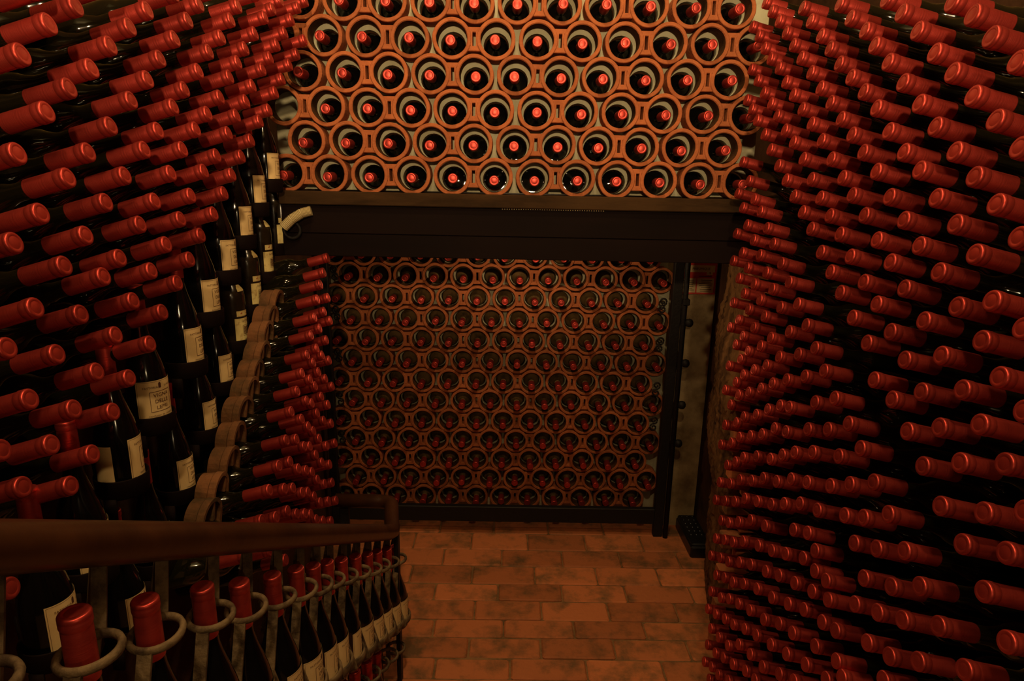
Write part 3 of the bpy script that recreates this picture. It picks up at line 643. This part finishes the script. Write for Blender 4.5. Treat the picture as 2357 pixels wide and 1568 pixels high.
# ---------------------------------------------------------------- wrought-iron gate in front of the lower tubes
gate = thing('iron_gate', (0, D2-.1, 0), 'black wrought-iron gate frame with scrolls in front of the lower tube wall', 'gate')
GY = D2-.1
def gpart(name, bm, m=IRON, smooth=False):
    o = link(name, mesh(name, bm, m, smooth), None, gate); o.matrix_parent_inverse = Matrix.Translation(gate.location).inverted(); return o
bm = bmesh.new(); add_box(bm, (.742, GY-.018, 0), (.786, GY+.018, H-.0), .003); gpart('post', bm)
bm = bmesh.new(); add_box(bm, (-.83, GY-.015, 0), (-.795, GY+.015, H-.0), .003); gpart('post', bm)
bm = bmesh.new(); add_box(bm, (-.795, GY-.016, H-1.632), (.742, GY+.014, H-1.552), .003); gpart('bottom_bar', bm)
bm = bmesh.new(); add_box(bm, (-.795, GY-.012, H-.07), (.742, GY+.012, H-.02), .003); gpart('top_bar', bm)
bm = bmesh.new(); sweep(bm, [(.800, GY-.02, 0), (.798, GY-.02, H-.45), (.795, GY-.02, H)], .0125, 12); gpart('hinge_pipe', bm, IRON, True)
for dz in (-.615, -.804, -1.005, -1.197):
    b = lathe([(0, -.02), (.012, -.017), (.018, -.007), (.0185, .004), (.013, .015), (0, .02)], 14)
    for v in b.verts: v.co += Vector((.822, GY-.03, H+dz))
    gpart('hinge_knob', b, IRON, True)
bm = bmesh.new(); add_box(bm, (.785, GY-.045, H-.535), (.815, GY-.012, H-.505), .004); gpart('latch_block', bm, IRON)
def scroll(cx, cz, s, flip):
    bm = bmesh.new(); pts = []
    for k in range(34):
        t = k/33; a = t*2.1*2*PI/2+.3
    for sgn in (1, -1):
        arc = []
        for k in range(22):
            t = k/21; a = -PI/2+sgn*0+t*1.55*2*PI/1.25; r = s*(.50-.36*t)
            arc.append(Vector((cx+flip*sgn*(r*math.cos(a)), GY+.028, cz+sgn*(s*.48)+sgn*r*math.sin(a))))
        pts = arc[::-1]+pts if sgn == 1 else pts+arc
    sweep(bm, pts, .0042, 8); gpart('scroll', bm, IRON, True)
for dz in (-.549, -.733, -.950, -1.124): scroll(.712, H+dz, .038, 1)
for dz in (-.428, -.612, -.810, -1.023, -1.217): scroll(-.775, H+dz, .036, -1)

# ---------------------------------------------------------------- crate, notice, hose, ring
cr = thing('plastic_crate', (.925, 2.79, 0), 'black studded plastic crate on the brick floor beside the stone pillar', 'crate')
bm = bmesh.new(); add_box(bm, (-.050, -.145, 0), (.048, .135, .062), .008); o = link('body', mesh('body', bm, PLAS), None, cr)
bm = bmesh.new(); add_box(bm, (-.046, -.140, .060), (.044, .130, .074), .006); o = link('lid', mesh('lid', bm, PLAS), None, cr)
st = mesh('stud', lathe([(0, .004), (.0045, .0035), (.0075, 0), (.008, -.003)], 10), PLAS, True)
for i in range(3):
    for j in range(6): link('stud', st, None, cr, (-.027+.026*i, -.055+.034*j, .0735))

sg = thing('notice', (.880, D2-.012, H-.428), 'red-bordered printed notice with handwriting on the plaster beside the iron gate', 'sign')
def rect(bm, x0, z0, x1, z1, y): add_box(bm, (x0, y-.0006, z0), (x1, y+.0006, z1))
bm = bmesh.new(); add_box(bm, (-.082, -.002, -.076), (.082, .002, .078), .001); link('board', mesh('board', bm, SIGNR), None, sg)
bm = bmesh.new(); rect(bm, -.078, .026, .073, .058, -.0025); link('heading_panel', mesh('heading_panel', bm, SIGNW), None, sg)
bm = bmesh.new(); rect(bm, -.078, -.068, -.010, -.002, -.0025); link('text_panel', mesh('text_panel', bm, SIGNW), None, sg)
bm = bmesh.new(); rect(bm, -.004, -.068, .073, -.002, -.0025); link('text_panel', mesh('text_panel', bm, SIGNW), None, sg)
bm = bmesh.new(); rect(bm, .036, .014, .064, .030, -.0032); link('sticker', mesh('sticker', bm, SIGNW), None, sg)
def flat_text(items, name, m):
    pts, faces = text_geo(items); bm = bmesh.new(); vs = [bm.verts.new((x, -.0042, y)) for x, y in pts]
    for f in faces:
        try: bm.faces.new([vs[i] for i in f])
        except ValueError: pass
    me = bpy.data.meshes.new(name); bm.to_mesh(me); bm.free(); return link(name, me, m, sg)
rnd = random.Random(3)
lines = [('#', -.044+rnd.uniform(-.004, .004), -.014-.0085*k, .050+rnd.uniform(-.012, .008), .0020) for k in range(6)]+[('#', .034+rnd.uniform(-.006, .006), -.010-.0085*k, .056+rnd.uniform(-.016, .008), .0020) for k in range(7)]
flat_text([('PNEUMIQUE', .0150, .010, .042), ('/8', .0135, .050, .022)]+lines+[('#', .030, .008, .060, .0022)], 'lettering', SIGNK)

hs = bmesh.new(); pp = [Vector((-.706, 2.052, H-.165)), Vector((-.678, 2.055, H-.138)), Vector((-.648, 2.060, H-.120)), Vector((-.618, 2.066, H-.112))]
path = []
for a, b in zip(pp, pp[1:]):
    for k in range(16): path.append(a.lerp(b, k/16))
sweep(hs, path, [.016 if k % 2 else .0135 for k in range(len(path))], 12)
tag(link('ribbed_hose', mesh('ribbed_hose', hs, HOSE)), 'cream ribbed hose end hanging under the brown ledge behind the bottles', 'hose')
bm = bmesh.new(); torus(bm, (-.69, D1-.028, H-.175), .026, .006, 24, 8, Vector((0, 1, 0)))
tag(link('iron_ring', mesh('iron_ring', bm, IRON, True)), 'black iron ring hanging on the dark beam beside the ribbed hose', 'ring')
